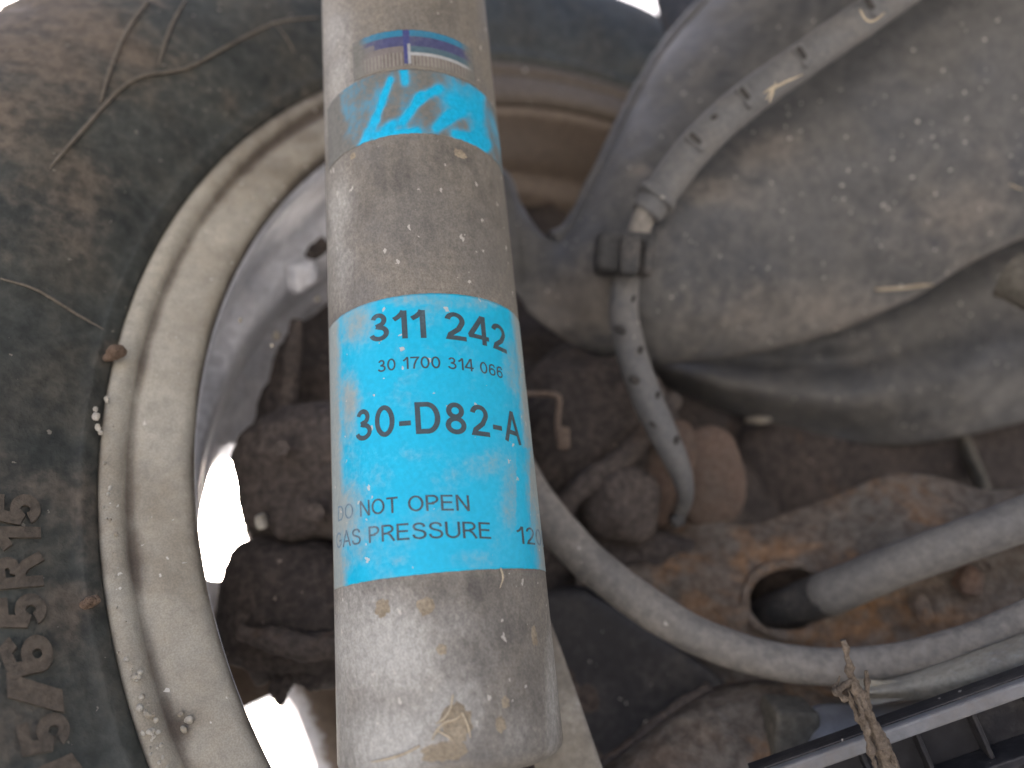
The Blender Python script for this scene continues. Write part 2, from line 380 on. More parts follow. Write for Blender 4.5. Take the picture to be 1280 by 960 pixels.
def glyph(ch, sw):                                   # centre lines of plain grotesque letters, cap height 1: (paths, width)
    h = sw / 2; T_, B_ = 1 - h, h
    S_ = [(v.x, v.y) for v in catmull([(.60 - h * .4, .72, 0), (.53, .87, 0), (.34, T_, 0), (.15, .88, 0), (.09, .74, 0), (.17, .60, 0), (.34, .53, 0), (.53, .45, 0), (.61, .29, 0), (.54, .12, 0), (.34, B_, 0), (.13, .12, 0), (.06, .29, 0)], 44)]
    G = {
     '0': ([_arc(.31, .5, .31 - h, .5 - h, 0, 360, 40)], .62),
     '1': ([[(.03, .70), (.16, .78), (.27, .90), (.31, 1.0)], [(.33, 1.0), (.33, 0)]], .40),
     '2': ([_arc(.31, .70, .29 - h, .30 - h, 172, -28, 22) + [(.40, .40), (.16, .19), (.04 + h, B_)] + [(.62, B_)]], .62),
     '3': ([_arc(.30, .74, .25 - h, .26 - h, 165, -88, 22) + [(.22, .52)], [(.22, .525)] + _arc(.30, .28, .31 - h, .28 - h, 84, -168, 26)], .62),
     '4': ([[(.47, 0), (.47, .98), (.41, .98), (.03, .30), (.04, .265), (.64, .265)]], .64),
     '5': ([[(.58, T_), (.17, T_), (.10, .50)] + _arc(.31, .325, .30 - h, .325 - h, 140, -160, 26)], .62),
     '6': ([_arc(.32, .32, .30 - h, .32 - h, 0, 360, 36), [(.02 + h, .34), (.03 + h, .58), (.13, .82), (.30, T_), (.46, .93), (.57, .76)]], .62),
     '7': ([[(.02, T_), (.58, T_), (.40, .66), (.29, .36), (.24, 0)]], .60),
     '8': ([_arc(.31, .735, .26 - h, .265 - h, 0, 360, 32), _arc(.31, .275, .30 - h, .285 - h, 0, 360, 36)], .62),
     '9': ([_arc(.30, .68, .30 - h, .32 - h, 0, 360, 36), [(.60 - h, .66), (.59 - h, .42), (.49, .18), (.32, B_), (.16, .07), (.05, .24)]], .62),
     '-': ([[(.02, .36), (.36, .36)]], .38), '/': ([[(.02, 0), (.30, 1)]], .32),
     'A': ([[(.03, 0), (.34, 1.0 - h * .4), (.38, 1.0 - h * .4), (.69, 0)], [(.15, .33), (.57, .33)]], .72),
     'D': ([[(h, B_), (h, T_), (.34, T_)] + _arc(.34, .5, .36 - h, .5 - h, 88, -88, 26) + [(.34, B_), (h, B_)]], .72),
     'E': ([[(.60, T_), (h, T_), (h, B_), (.62, B_)], [(h, .53), (.56, .53)]], .64),
     'G': ([_arc(.39, .5, .38 - h, .5 - h, 42, 318, 32) + [(.73 - h, .22), (.73 - h, .45), (.42, .45)]], .76),
     'N': ([[(h, 0), (h, 1)], [(h, 1), (.68 - h, 0)], [(.68 - h, 0), (.68 - h, 1)]], .68),
     'O': ([_arc(.39, .5, .39 - h, .5 - h, 0, 360, 44)], .78),
     'P': ([[(h, 0), (h, T_), (.36, T_)] + _arc(.36, .73, .27 - h, .27 - h, 88, -88, 20) + [(.36, .46), (h, .46)]], .63),
     'R': ([[(h, 0), (h, T_), (.38, T_)] + _arc(.38, .735, .27 - h, .265 - h, 88, -88, 20) + [(.36, .47), (h, .47)], [(.34, .47), (.48, .34), (.66, 0)]], .68),
     'S': ([S_], .66), 'T': ([[(.0, T_), (.62, T_)], [(.31, 1 - sw), (.31, 0)]], .62),
     'U': ([[(h, 1), (h, .36)] + _arc(.35, .35, .35 - h, .35 - h, 182, 358, 22) + [(.70 - h, .36), (.70 - h, 1)]], .70), ' ': ([], .30)}
    return G[ch]
def text_strokes(s, sw, gap=0.11):                    # -> list of (left edge points, right edge points) ribbons and total width
    x = 0.0; out = []
    for ch in s:
        paths, w_ = glyph(ch, sw)
        for p in paths:
            q = []
            for a, b in zip(p, p[1:]):
                n = max(1, int(math.dist(a, b) / .07))
                q += [(a[0] + (b[0] - a[0]) * k / n, a[1] + (b[1] - a[1]) * k / n) for k in range(n)]
            q.append(p[-1]); closed = math.dist(p[0], p[-1]) < 1e-4 and len(p) > 4
            if closed: q = q[:-1]
            N_ = len(q); l = []; r = []
            for i in range(N_):
                a = Vector(q[i - 1] if (i or closed) else q[i]); c = Vector(q[i]); b = Vector(q[(i + 1) % N_] if (i < N_ - 1 or closed) else q[i])
                d0 = (c - a).normalized() if (c - a).length > 1e-9 else (b - c).normalized(); d1 = (b - c).normalized() if (b - c).length > 1e-9 else d0
                n0 = Vector((-d0.y, d0.x)); n1 = Vector((-d1.y, d1.x)); m_ = n0 + n1
                m_ = m_.normalized() if m_.length > 1e-6 else n0
                k = min(1.6, 1 / max(.4, m_.dot(n0))) * sw / 2
                l.append((c.x + x + m_.x * k, c.y + m_.y * k)); r.append((c.x + x - m_.x * k, c.y - m_.y * k))
            out.append((l, r, closed))
        x += w_ + gap
    return out, x - gap
def side_off(R):                                     # height of the tyre wall at radius R
    for (r0, o0), (r1, o1) in zip(tp[7:20], tp[8:21]):
        if r0 <= R <= r1: return o0 + (o1 - o0) * (R - r0) / (r1 - r0)
    return -0.0136
for ch, ad in zip('195/65R15', (197.2, 195.4, 193.1, 191.0, 189.0, 186.5, 184.3, 182.4, 180.6)):
    rib, ww = text_strokes(ch, 0.22); sx = {'1': .0046, '/': .0072, '6': .0082}.get(ch, .0072) / ww; sy = 0.0088
    vs = []; fs = []
    for q, (l, r, closed) in enumerate(rib):
        b0 = len(vs); n_ = len(l)
        for h in (0.0010 + .00006 * q, -0.002):
            for pts in (l, r):
                for x, y in pts:
                    R = 0.2208 + y * sy; a = math.radians(ad) - (x - ww / 2) * sx / 0.224; vs.append((R * math.cos(a), side_off(R) - h, WZ + R * math.sin(a)))
        for i in range(n_ if closed else n_ - 1):
            k = (i + 1) % n_
            for A_, B__ in ((0, 1), (1, 3), (3, 2), (2, 0)): fs.append((b0 + A_ * n_ + i, b0 + A_ * n_ + k, b0 + B__ * n_ + k, b0 + B__ * n_ + i))
        if not closed:
            for i in (0, n_ - 1): fs.append((b0 + i, b0 + n_ + i, b0 + 3 * n_ + i, b0 + 2 * n_ + i))
    mk('letter', (vs, fs), M_letter, tyre, smooth=False)
fl = [(0.2082, 0.0050), (0.2092, 0.0020), (0.2090, 0.0000), (0.2082, -0.0014), (0.2064, -0.0018), (0.2046, -0.0014), (0.2034, -0.0004), (0.2025, 0.0009), (0.2014, 0.0011), (0.2003, 0.0005),
      (0.1985, -0.0001), (0.1940, -0.0005), (0.1900, -0.0005), (0.1880, 0.0001), (0.1867, 0.0014), (0.1860, 0.0040), (0.1905, 0.0060), (0.2000, 0.0065)]
fv, ff = lathe(fl, 540)
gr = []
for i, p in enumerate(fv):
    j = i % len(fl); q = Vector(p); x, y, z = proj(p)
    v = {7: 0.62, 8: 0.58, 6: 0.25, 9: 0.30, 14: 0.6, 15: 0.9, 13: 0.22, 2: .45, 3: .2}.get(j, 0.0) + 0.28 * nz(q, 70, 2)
    v += 0.6 * smooth(290, 110, y) + 0.55 * smooth(560, 640, x) + 0.9 * smooth(900, 1000, x) + 0.55 * math.exp(-((x - 235) / 26) ** 2 - ((y - 905) / 26) ** 2)  # dirt towards top and right; the far right end is painted shade
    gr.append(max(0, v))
flange = mk('rim_flange', (fv, ff), M_flange, wheel, attrs={'grime_and_shade': gr})
ba = [(0.1858, 0.0042), (0.1850, 0.010), (0.1858, 0.020), (0.1872, 0.036), (0.1878, 0.047), (0.1862, 0.0515), (0.1812, 0.0530), (0.1788, 0.058), (0.1775, 0.072), (0.1770, 0.088), (0.1770, 0.110), (0.1800, 0.150), (0.1880, 0.170), (0.2060, 0.178), (0.2070, 0.174), (0.1900, 0.165), (0.1840, 0.150), (0.1812, 0.110), (0.1820, 0.062), (0.1905, 0.054), (0.1905, 0.008)]
bv, bf = lathe(ba, 360)
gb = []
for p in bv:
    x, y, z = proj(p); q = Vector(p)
    gb.append(max(0, 1.1 * smooth(540, 640, x) + 0.25 * nz(q, 60, 4) + 0.05))  # brown dirt right of the tube, also painting shade inside the wheel
mk('rim_barrel', (bv, bf), M_barrel, wheel, attrs={'grime_and_shade': gb})
dp = [(0.1795, 0.084), (0.172, 0.094), (0.160, 0.099), (0.140, 0.100), (0.110, 0.092), (0.085, 0.086), (0.040, 0.084), (0.012, 0.084), (0.012, 0.098), (0.040, 0.098), (0.085, 0.100), (0.110, 0.106), (0.140, 0.114), (0.160, 0.113), (0.1795, 0.110)]
dv, df = lathe(dp, 360)
disc = mk('rim_disc', (dv, df), M_barrel, wheel, attrs={'grime_and_shade': [max(0, 0.0 + 0.3 * nz(p, 40, 6) + 0.7 * smooth(0.158, 0.135, math.hypot(p[0], p[2] - WZ)) + 0.8 * smooth(178, 184, math.degrees(math.atan2(p[2] - WZ, p[0])) % 360)) for p in dv]})  # grime towards the hub; spokes below the first window get painted shade
wp = [(0.1655, 159.6), (0.1690, 159.2), (0.1720, 160.6), (0.1738, 164), (0.1748, 170), (0.1750, 176), (0.1738, 177.8), (0.1700, 178.3), (0.1560, 178.4), (0.1520, 177.6), (0.1508, 175), (0.1530, 168), (0.1605, 162)]
cut = []
for base in (0, 90, 180, 270):
    for mir in (0, 1):
        ring = [((R, a) if not mir else (R, 372.4 - a)) for R, a in wp]
        vs = [W(R, a + base, 0.07) for R, a in ring] + [W(R, a + base, 0.13) for R, a in ring]; k = len(ring)
        fs = [tuple(range(k)), tuple(range(2 * k - 1, k - 1, -1))] + [(i, (i + 1) % k, (i + 1) % k + k, i + k) for i in range(k)]
        cut.append(mk('cutter', (vs, fs), M_mark, smooth=False))
carve(disc, cut)
CR = [(120, 520, 5), (123, 534, 4), (118, 512, 3), (126, 540, 3), (235, 900, 5), (229, 911, 4), (226, 893, 3), (316, 247, 3), (258, 232, 3), (300, 400, 3), (345, 420, 5), (396, 374, 4), (340, 432, 3)]
for k in range(34):                                  # crust along the lip, thicker towards the bottom
    y = 830 + 130 * random.random() ** .8; CR.append((161 + (y - 830) * .30 + random.uniform(-9, 14), y, random.choice((1.6, 2, 2.4, 3, 4))))
for k in range(22):
    y = random.uniform(480, 830); CR.append((134 + max(0, y - 640) * .10 + max(0, 560 - y) * .10 + random.uniform(-6, 10), y, random.choice((1.2, 1.5, 2))))
for i, (x, y, r) in enumerate(CR):                   # flakes of white corrosion on the rim
    d = c2w(((x - 640) / F, (y - 480) / F, 1)); off = -0.0035 if x < 210 else -0.0005
    if x > 340: off = 0.036
    elif x > 290: off = -0.001
    t = (off - CAM.y) / d.y; z = t
    mk('corrosion_flake', cblob(x, y, z, r * 2, r * 2.2, 0.0008, rot=i * 40, e=0.9, amp=0.0007, s=500, seed=i, nu=12, nv=8), M_crust, wheel)

# ------------------------------------------------------------------ hub and brake
hub = thing('wheel_hub', 'dark brown mud-caked brake and hub assembly inside the wheel', 'wheel hub', (0, 0.04, 0))
vs = []; fs = []; NR, NA = 36, 360
for i in range(NA):
    a = 360 * i / NA
    rag = 0.1655 + 0.0022 * nz((math.cos(math.radians(a)) * 9, math.sin(math.radians(a)) * 9, 0), 1.5, 2, 5)
    rag -= 0.020 * smooth(188, 193, a) * (1 - smooth(222, 230, a)) + 0.006 * smooth(150, 140, a) * smooth(100, 120, a)
    rag -= 0.0025 * smooth(171, 176, a) * (1 - smooth(180, 185, a))
    for j in range(NR + 1):
        r = 0.02 + (rag - 0.02) * j / NR; p = W(r, a, 0)
        off = 0.046 + 0.005 * nz(p, 35, 4) - 0.006 * smooth(0.10, 0.09, r) - 0.004 * smooth(0.135, 0.128, r) + 0.003 * smooth(0.155, 0.165, r)
        vs.append(W(r, a, off))
K = len(vs); m = NR + 1
for v in vs[:]: vs.append(v + Vector((0, 0.008, 0)))
for i in range(NA):
    i2 = (i + 1) % NA
    for j in range(NR):
        q = (i * m + j, i * m + j + 1, i2 * m + j + 1, i2 * m + j); fs.append(q); fs.append(tuple(k + K for k in q))
    for j in (0, NR): fs.append((i * m + j, i2 * m + j, i2 * m + j + K, i * m + j + K))
mk('brake_shield', (vs, fs), M_mud, hub)
cal = mk('brake_caliper', cblob(402, 590, 0.252, 190, 165, 0.026, rot=-4, e=0.5, amp=0.0034, s=75, seed=2, nu=64, nv=40), M_mudlit, hub)
mk('bleed_nipple', cblob(327, 652, 0.236, 13, 20, 0.005, rot=-10, e=0.6, amp=0.0003, seed=1, nu=16, nv=10), M_crust, cal)
for x, y, z, r in ((352, 560, .2345, 11), (395, 640, .2335, 12)):
    hv = [P(x + r * math.cos(t * math.pi / 3), y + r * math.sin(t * math.pi / 3), z + q) for q in (-.003, .006) for t in range(6)]
    mk('bolt_head', (hv, [(0, 1, 2, 3, 4, 5), (11, 10, 9, 8, 7, 6)] + [(i, (i + 1) % 6, (i + 1) % 6 + 6, i + 6) for i in range(6)]), M_mudlit, hub, smooth=False)
mk('caliper_bracket', cblob(375, 765, 0.242, 200, 165, 0.022, rot=10, e=0.6, amp=0.0036, s=75, seed=5, nu=64, nv=36), M_mud, hub)
mk('caliper_rib', tube([P(372, 400, .270), P(366, 440, .268), P(362, 480, .266), P(358, 515, .262)], [.0022, .003, .003, .003], 14, 30, 0.0008, 300, 3), M_mudlit, cal)
mk('bracket_rib', tube([P(300, 790, .228), P(340, 800, .226), P(390, 808, .228), P(440, 800, .232)], [.002, .0035, .004, .004], 14, 30, 0.001, 260, 4), M_mudlit, hub)
for i, (x, y, ww, hh, mt) in enumerate([(312, 778, 26, 40, M_mudlit), (300, 812, 28, 26, M_mud), (330, 836, 36, 30, M_mudlit), (352, 855, 40, 26, M_mud), (390, 845, 30, 40, M_mud), (288, 765, 18, 22, M_mud), (375, 345, 34, 40, M_barrel), (398, 312, 18, 26, M_mud)]):
    mk('mud_clod', cblob(x, y, 0.236 + 0.0015 * (i % 3) + (0.05 if y < 400 else 0), ww, hh, 0.009, rot=i * 33, e=0.75, amp=0.0025, s=190, seed=i + 3, nu=28, nv=18), mt, hub)
mk('knuckle', cblob(735, 560, 0.300, 190, 230, 0.050, rot=15, e=0.6, amp=0.005, s=55, seed=9, nu=64, nv=40), M_mud, hub)
mk('knuckle_ridge', tube([P(668, 700, .268), P(700, 640, .268), P(735, 603, .268), P(775, 575, .272), P(812, 535, .280), P(840, 500, .295)], [.004, .0042, .004, .004, .0042, .004], 16, 40, 0.0012, 160, 2), M_mudlit, hub)
mk('bush_housing', cblob(775, 628, 0.276, 100, 105, 0.028, rot=10, e=0.8, amp=0.0016, s=100, seed=6, nu=48, nv=30), M_mudlit, hub)
mk('carrier_flange', cblob(828, 590, 0.286, 62, 130, 0.020, rot=18, e=0.6, amp=0.002, s=120, seed=7, nu=48, nv=30), M_rustred, hub)
cap = mk('axle_cap', cblob(884, 596, 0.288, 92, 126, 0.012, rot=-8, e=0.8, amp=0.0010, s=90, seed=8, nu=56, nv=36), M_rustred, hub)
mk('carrier_web', cblob(800, 690, 0.285, 160, 70, 0.026, rot=14, e=0.6, amp=0.003, s=90, seed=12, nu=48, nv=30), M_mud, hub)
mk('dark_filler', cblob(1130, 600, .362, 440, 190, .030, rot=-3, e=.5, amp=.003, s=40, seed=14, nu=64, nv=36), M_mud, hub)  # added dark mass that hides the bright rim behind it
mk('gap_shade_sheet', cblob(768, 868, .268, 300, 190, .012, rot=34, e=.5, amp=.002, s=40, seed=15, nu=64, nv=36), M_plastic, hub)  # added black sheet standing in for the shaded void below the bar
mk('wire_clip', tube([P(655, 492, .262), P(690, 493, .262), P(699, 500, .262), P(697, 530, .262), P(699, 552, .262)], 0.0011, 10, 40), M_wire, hub)
mk('clip_tab', cblob(704, 548, .262, 18, 30, .003, e=.5, amp=.0003, seed=3, nu=20, nv=12), M_wire, hub)

# ------------------------------------------------------------------ coated arm shells at the upper right
arm = thing('suspension_arm', 'large dusty dark grey suspension arm shell behind the sleeved brake hose', 'suspension arm', P(1000, 250, .33))
U = [(560, 170, .300), (632, 213, .302), (652, 255, .302), (674, 288, .300), (692, 297, .300), (712, 282, .302), (745, 218, .310), (770, 165, .318), (800, 106, .328), (836, 50, .338), (882, -2, .345), (935, -60, .350), (1010, -130, .35), (1200, -260, .35), (1550, -420, .35)]
L = [(560, 310, .290), (640, 362, .292), (664, 394, .294), (700, 420, .296), (735, 440, .298), (770, 451, .300), (820, 456, .302), (905, 449, .304), (1000, 430, .304), (1080, 401, .302), (1150, 368, .298), (1215, 328, .294), (1290, 294, .290), (1400, 260, .286), (1600, 225, .28)]
av, af = sheet(U, L, 150, 60, lambda u: 0.006 + 0.034 * smooth(0.12, 0.6, u), 0.0035, prof=lambda v: math.sin(math.pi * min(1, v ** 0.75)) ** 0.8, amp=0.0035, s=22, seed=3)
DUST_AND_LIGHT = [(720, 380, 80, 60, 0.9), (960, 190, 60, 36, 0.75), (900, 240, 60, 25, 0.6), (1010, 205, 40, 24, 0.6), (830, 300, 25, 60, 0.5), (1000, 390, 190, 50, 0.62), (1200, 280, 110, 60, 0.65), (1240, 200, 60, 50, 0.3), (800, 214, 20, 10, 0.9), (880, 90, 50, 40, 0.4)]  # dust patches, plus ground-bounce brightness painted along the lower edge
sh = mk('arm_shell', (av, af), M_shell, arm, attrs={'dust_and_light': [max(0, field(DUST_AND_LIGHT, p) + 0.25 * nz(p, 50, 8)) for p in av]})
edge = [P(x, y, z - 0.001) for x, y, z in [(692, 298, .299), (712, 284, .301), (747, 220, .309), (772, 167, .317), (802, 108, .327), (838, 52, .337), (884, 0, .344), (937, -58, .349), (1012, -128, .349)]]
mk('rolled_edge', tube(edge, 0.0030, 14, 90, 0.0005, 120, 1), M_shell, arm, attrs={'dust_and_light': [0.25] * (90 * 14)})
mk('arm_gusset', sheet([(818, -70, .40), (818, -10, .40), (822, 16, .40), (835, 50, .40)], [(960, -70, .385), (930, -10, .385), (910, 25, .385), (890, 60, .385)], 20, 12, .002, .003), M_clip, arm)
low = thing('lower_arm_shell', 'shadowed dark grey arm shell just under the large suspension arm', 'suspension arm', P(1100, 480, .34))
U2 = [(800, 400, .352), (870, 400, .352), (950, 395, .352), (1040, 380, .35), (1130, 340, .345), (1230, 290, .34), (1340, 240, .335), (1500, 200, .33)]
L2 = [(800, 470, .350), (872, 500, .350), (940, 524, .350), (1020, 546, .346), (1105, 557, .342), (1185, 549, .336), (1290, 525, .33), (1480, 480, .32)]
def pr2(v): return 0.55 * math.sin(math.pi * v) + 0.45 * math.exp(-((v - 0.72) / 0.16) ** 2) - 0.25 * math.exp(-((v - 0.45) / 0.12) ** 2) - 0.2 * v
lv, lf = sheet(U2, L2, 90, 50, 0.022, 0.0035, prof=pr2, amp=0.003, s=25, seed=13)
mk('arm_shell', (lv, lf), M_shell, low, attrs={'dust_and_light': [max(0, 0.15 + 0.3 * nz(p, 40, 9)) for p in lv]})
mk('dirt_lump', cblob(948, 525, .343, 34, 9, .004, rot=-3, e=.8, amp=.0008, s=200, seed=4, nu=20, nv=12), M_tan, low)
mk('pipe_stub', pipe([P(1258, 343, .275), P(1280, 352, .272), P(1330, 380, .270), P(1420, 430, .262)], px(.272, 30), px(.272, 24)), M_olive,
   label='short brown pipe stub with an open end at the right edge below the arm', cat='pipe')
mk('strut_bar', tube([P(1170, 475, .362), P(1212, 570, .345), P(1232, 620, .332), P(1250, 670, .322)], px(.32, 17), 20, 20, .0004, 100, 2, flat=.5), M_olive,
   label='thin brownish strut standing between the dark arm shell and the rusty arm', cat='strut')

# ------------------------------------------------------------------ brake hose
hose = thing('brake_hose', 'grey sleeved brake hose running down the dark arm through a black clip', 'hose', P(800, 300, .27))
zs = .262
sp_ = [(1235, -95), (1165, -40), (1095, 12), (1040, 50), (985, 88), (935, 124), (893, 160), (858, 198), (830, 236), (807, 268)]
mk('sleeve', tube([P(x, y, zs) for x, y in sp_], [px(zs, 23)] * 8 + [px(zs, 22), px(zs, 20)], 28, 90, .0002, 150, 1), M_hose, hose)
sc_ = catmull([(x, y, 0) for x, y in sp_], 200)
def ring_at(x, y, dx, dy, wid, r, z, name, mt, e=0.4):
    a = math.degrees(math.atan2(dy, dx)); return mk(name, cblob(x, y, z, wid, r * 2, px(z, r * 2), rot=a, e=e, amp=0.0002, seed=x, nu=32, nv=20), mt, hose)
ring_at(821, 247, -23, 32, 15, 25.5, zs, 'sleeve_collar', M_hose, .6)
for x, y in ((1003, 70), (932, 121), (870, 177), (1088, 8)):
    d = min(range(1, 199), key=lambda i: (sc_[i].x - x) ** 2 + (sc_[i].y - y) ** 2); t = sc_[d + 1] - sc_[d - 1]
    a = math.degrees(math.atan2(t.y, t.x))
    tab = mk('sleeve_tab', cblob(x, y, zs - px(zs, 19), 17, 34, px(zs, 16), rot=a, e=.5, amp=.0003, s=300, seed=x, nu=28, nv=18), M_hose, hose)
    mk('tab_slot', cblob(x - 1, y - 4, zs - px(zs, 27), 7, 18, px(zs, 3), rot=a, e=.5, amp=.0001, seed=y, nu=16, nv=10), M_mark, tab)
mk('sleeve_dimple', cblob(893, 147, zs - px(zs, 21), 8, 10, px(zs, 4), rot=45, e=.8, amp=.0001, nu=16, nv=10), M_mark, hose)
mk('hose_neck', tube([P(809, 262, zs), P(800, 284, zs + .001), P(792, 308, zs + .002)], px(zs, 14), 20, 14), M_bar, hose)
clip = mk('hose_clip', cblob(780, 319, .266, 74, 52, .016, rot=5, e=.3, amp=.0004, s=150, seed=2, nu=48, nv=28), M_clip, hose)
mk('clip_rib', cblob(786, 319, .257, 26, 54, .008, rot=4, e=.5, amp=.0002, seed=1, nu=28, nv=18), M_clip, clip)
mk('clip_lip', cblob(811, 321, .259, 14, 50, .006, rot=6, e=.5, amp=.0002, seed=4, nu=24, nv=16), M_clip, clip)
mk('clip_gap', cblob(801, 321, .2585, 5, 46, .003, rot=4, e=.5, amp=.0001, seed=4, nu=16, nv=12), M_mark, clip)
hp = [(786, 335, .268), (780, 365, .268), (781, 405, .266), (792, 450, .264), (810, 500, .262), (832, 548, .262), (850, 588, .264), (857, 620, .268), (850, 644, .276)]
low_hose = mk('hose', tube([P(*p) for p in hp], [px(.266, r) for r in (16, 17.5, 18.5, 19, 19, 17.5, 14, 10, 8)], 28, 90, .00025, 120, 3), M_hose, hose)
for x, y, ww, hh in ((775, 412, 19, 11), (801, 437, 7, 12), (793, 475, 17, 12), (822, 494, 8, 12), (818, 530, 15, 11), (846, 550, 8, 13), (792, 373, 6, 11)):
    mk('hose_mark', cblob(x, y, .262 - px(.262, 15.5), ww * .85, hh * .85, px(.26, 7), rot=20, e=.8, amp=.0001, nu=18, nv=12), M_mark, low_hose)
mk('hose_end', cblob(846, 650, .274, 18, 18, .006, rot=-30, e=.6, amp=.0003, seed=2, nu=24, nv=16), M_clip, hose)

# ------------------------------------------------------------------ rusty control arm with the oval hole, rod, bars
ca = thing('control_arm', 'rusty pressed-steel control arm with an oval hole that takes the grey rod', 'control arm', P(1000, 760, .28))
U3 = [(720, 690, .290), (800, 662, .290), (870, 645, .288), (935, 655, .284), (1000, 634, .282), (1060, 612, .280), (1110, 593, .278), (1170, 595, .274), (1235, 612, .270), (1320, 600, .264), (1500, 560, .25)]
L3 = [(720, 770, .282), (800, 800, .278), (860, 835, .272), (920, 858, .266), (1000, 866, .262), (1070, 862, .258), (1150, 850, .254), (1220, 838, .250), (1290, 820, .246), (1380, 795, .24), (1520, 740, .23)]
cv_, cf_ = sheet(U3, L3, 120, 50, 0.016, 0.004, amp=0.0032, s=40, seed=21)
pan = mk('arm_pressing', (cv_, cf_), M_rust, ca)
hz = .262
ell = [(985 + 52 * math.cos(t * math.pi / 20), 750 + 42 * math.sin(t * math.pi / 20)) for t in range(40)]
vs = [P(x, y, hz - .05) for x, y in ell] + [P(x, y, hz + .06) for x, y in ell]
cutr = mk('cutter', (vs, [tuple(range(40)), tuple(range(79, 39, -1))] + [(i, (i + 1) % 40, (i + 1) % 40 + 40, i + 40) for i in range(40)]), M_mark, smooth=False)
carve(pan, [cutr])
ring = [P(985 + 55 * math.cos(t * math.pi / 16), 750 + 45 * math.sin(t * math.pi / 16), hz - .003 + .004 * math.sin(t * math.pi / 16) * -1) for t in range(33)]
mk('hole_lip', tube(ring, px(hz, 6), 12, 120, .0010, 150, 3), M_rust, ca)
mk('hole_cup', blob(P(985, 750, hz + .036), RX * px(hz, 66), DN * px(hz, 60), FW * .014, e=.5, amp=.001, seed=4), M_mud, ca)
mk('bolt_boss', cblob(1212, 726, .244, 34, 36, .006, rot=20, e=.7, amp=.0012, s=180, seed=5, nu=28, nv=18), M_rustred, ca)
mk('weld_scar', cblob(1150, 760, .244, 24, 36, .006, rot=-30, e=.7, amp=.0012, s=180, seed=6, nu=28, nv=18), M_rust, ca)
U4 = [(735, 975, .232), (790, 930, .236), (840, 890, .240), (885, 862, .244), (940, 850, .246), (1000, 850, .244), (1060, 862, .240)]
L4 = [(735, 1080, .205), (800, 1060, .207), (850, 1040, .210), (900, 1020, .212), (950, 1005, .213), (1010, 985, .213), (1070, 960, .213)]
bv_, bf_ = sheet(U4, L4, 70, 36, 0.010, 0.004, prof=lambda v: math.sin(math.pi * v ** 0.5) ** .7, amp=0.0035, s=45, seed=31)
mk('lower_brace', (bv_, bf_), M_rust, ca)
mk('brace_edge', tube([P(735, 975, .230), P(792, 929, .234), P(842, 889, .238), P(888, 860, .242)], .0022, 14, 40, .0005, 150, 2), M_mudlit, ca)
rod = thing('tie_rod', 'straight grey rod running from the oval hole up to the right edge', 'rod', P(1100, 720, .24))
mk('rod_body', tube([P(1028, 744, .254), P(1045, 738, .250), P(1130, 703, .238), P(1280, 648, .225), P(1460, 580, .21)], [px(.25, 25), px(.25, 27), px(.24, 26), px(.225, 27), px(.21, 28)], 32, 60, .0002, 90, 2), M_rod, rod)
mk('rod_boot', tube([P(930, 782, .300), P(955, 771, .282), P(985, 760, .268), P(1036, 741, .252)], [px(.28, 19), px(.28, 23), px(.265, 25), px(.252, 27)], 28, 40, .0003, 120, 5), M_clip, rod)
mk('stabiliser_bar', tube([P(610, 500, .270), P(640, 575, .258), P(680, 640, .248), (P(736, 702, .240)), P(800, 752, .235), P(870, 794, .231), P(950, 822, .227), P(1040, 833, .222), P(1130, 824, .217), P(1210, 802, .212), P(1300, 766, .206), P(1480, 690, .195)],
   [px(.24, r) for r in (26, 26, 26, 25, 24, 23, 22, 21, 19.5, 18.5, 18, 17)], 32, 140, .0003, 70, 4), M_bar,
   label='curved grey stabiliser bar sweeping below the rod and behind the shock absorber', cat='bar')
U5 = [(1075, 858, .216), (1100, 851, .2145), (1140, 840, .2125), (1200, 820, .207), (1300, 782, .199), (1450, 715, .188)]
L5 = [(1070, 872, .214), (1100, 876, .2105), (1140, 876, .2075), (1200, 868, .202), (1300, 845, .194), (1450, 800, .183)]
mk('dusty_beam', sheet(U5, L5, 70, 24, 0.006, 0.004, amp=0.0012, s=70, seed=41), M_chalk,
   label='pale tan dusty beam just under the curved grey bar', cat='beam')
mk('steel_bracket', sheet([(975, 962, .214), (1004, 926, .217), (1013, 884, .221), (1070, 880, .219), (1130, 878, .216), (1200, 868, .211)],
   [(985, 1010, .205), (1030, 985, .205), (1060, 968, .205), (1100, 955, .204), (1160, 930, .203), (1215, 905, .202)], 40, 20, 0.0015, 0.002, amp=.0008, s=60, seed=3), M_steel,
   label='bare bluish steel bracket plate beside the tip of the dry twig', cat='bracket')
mk('grimy_block', cblob(985, 920, .222, 54, 84, .014, rot=4, e=.14, amp=.0005, s=90, seed=5, nu=48, nv=28), M_olive,
   label='dark olive grimy block left of the bluish steel bracket', cat='block')

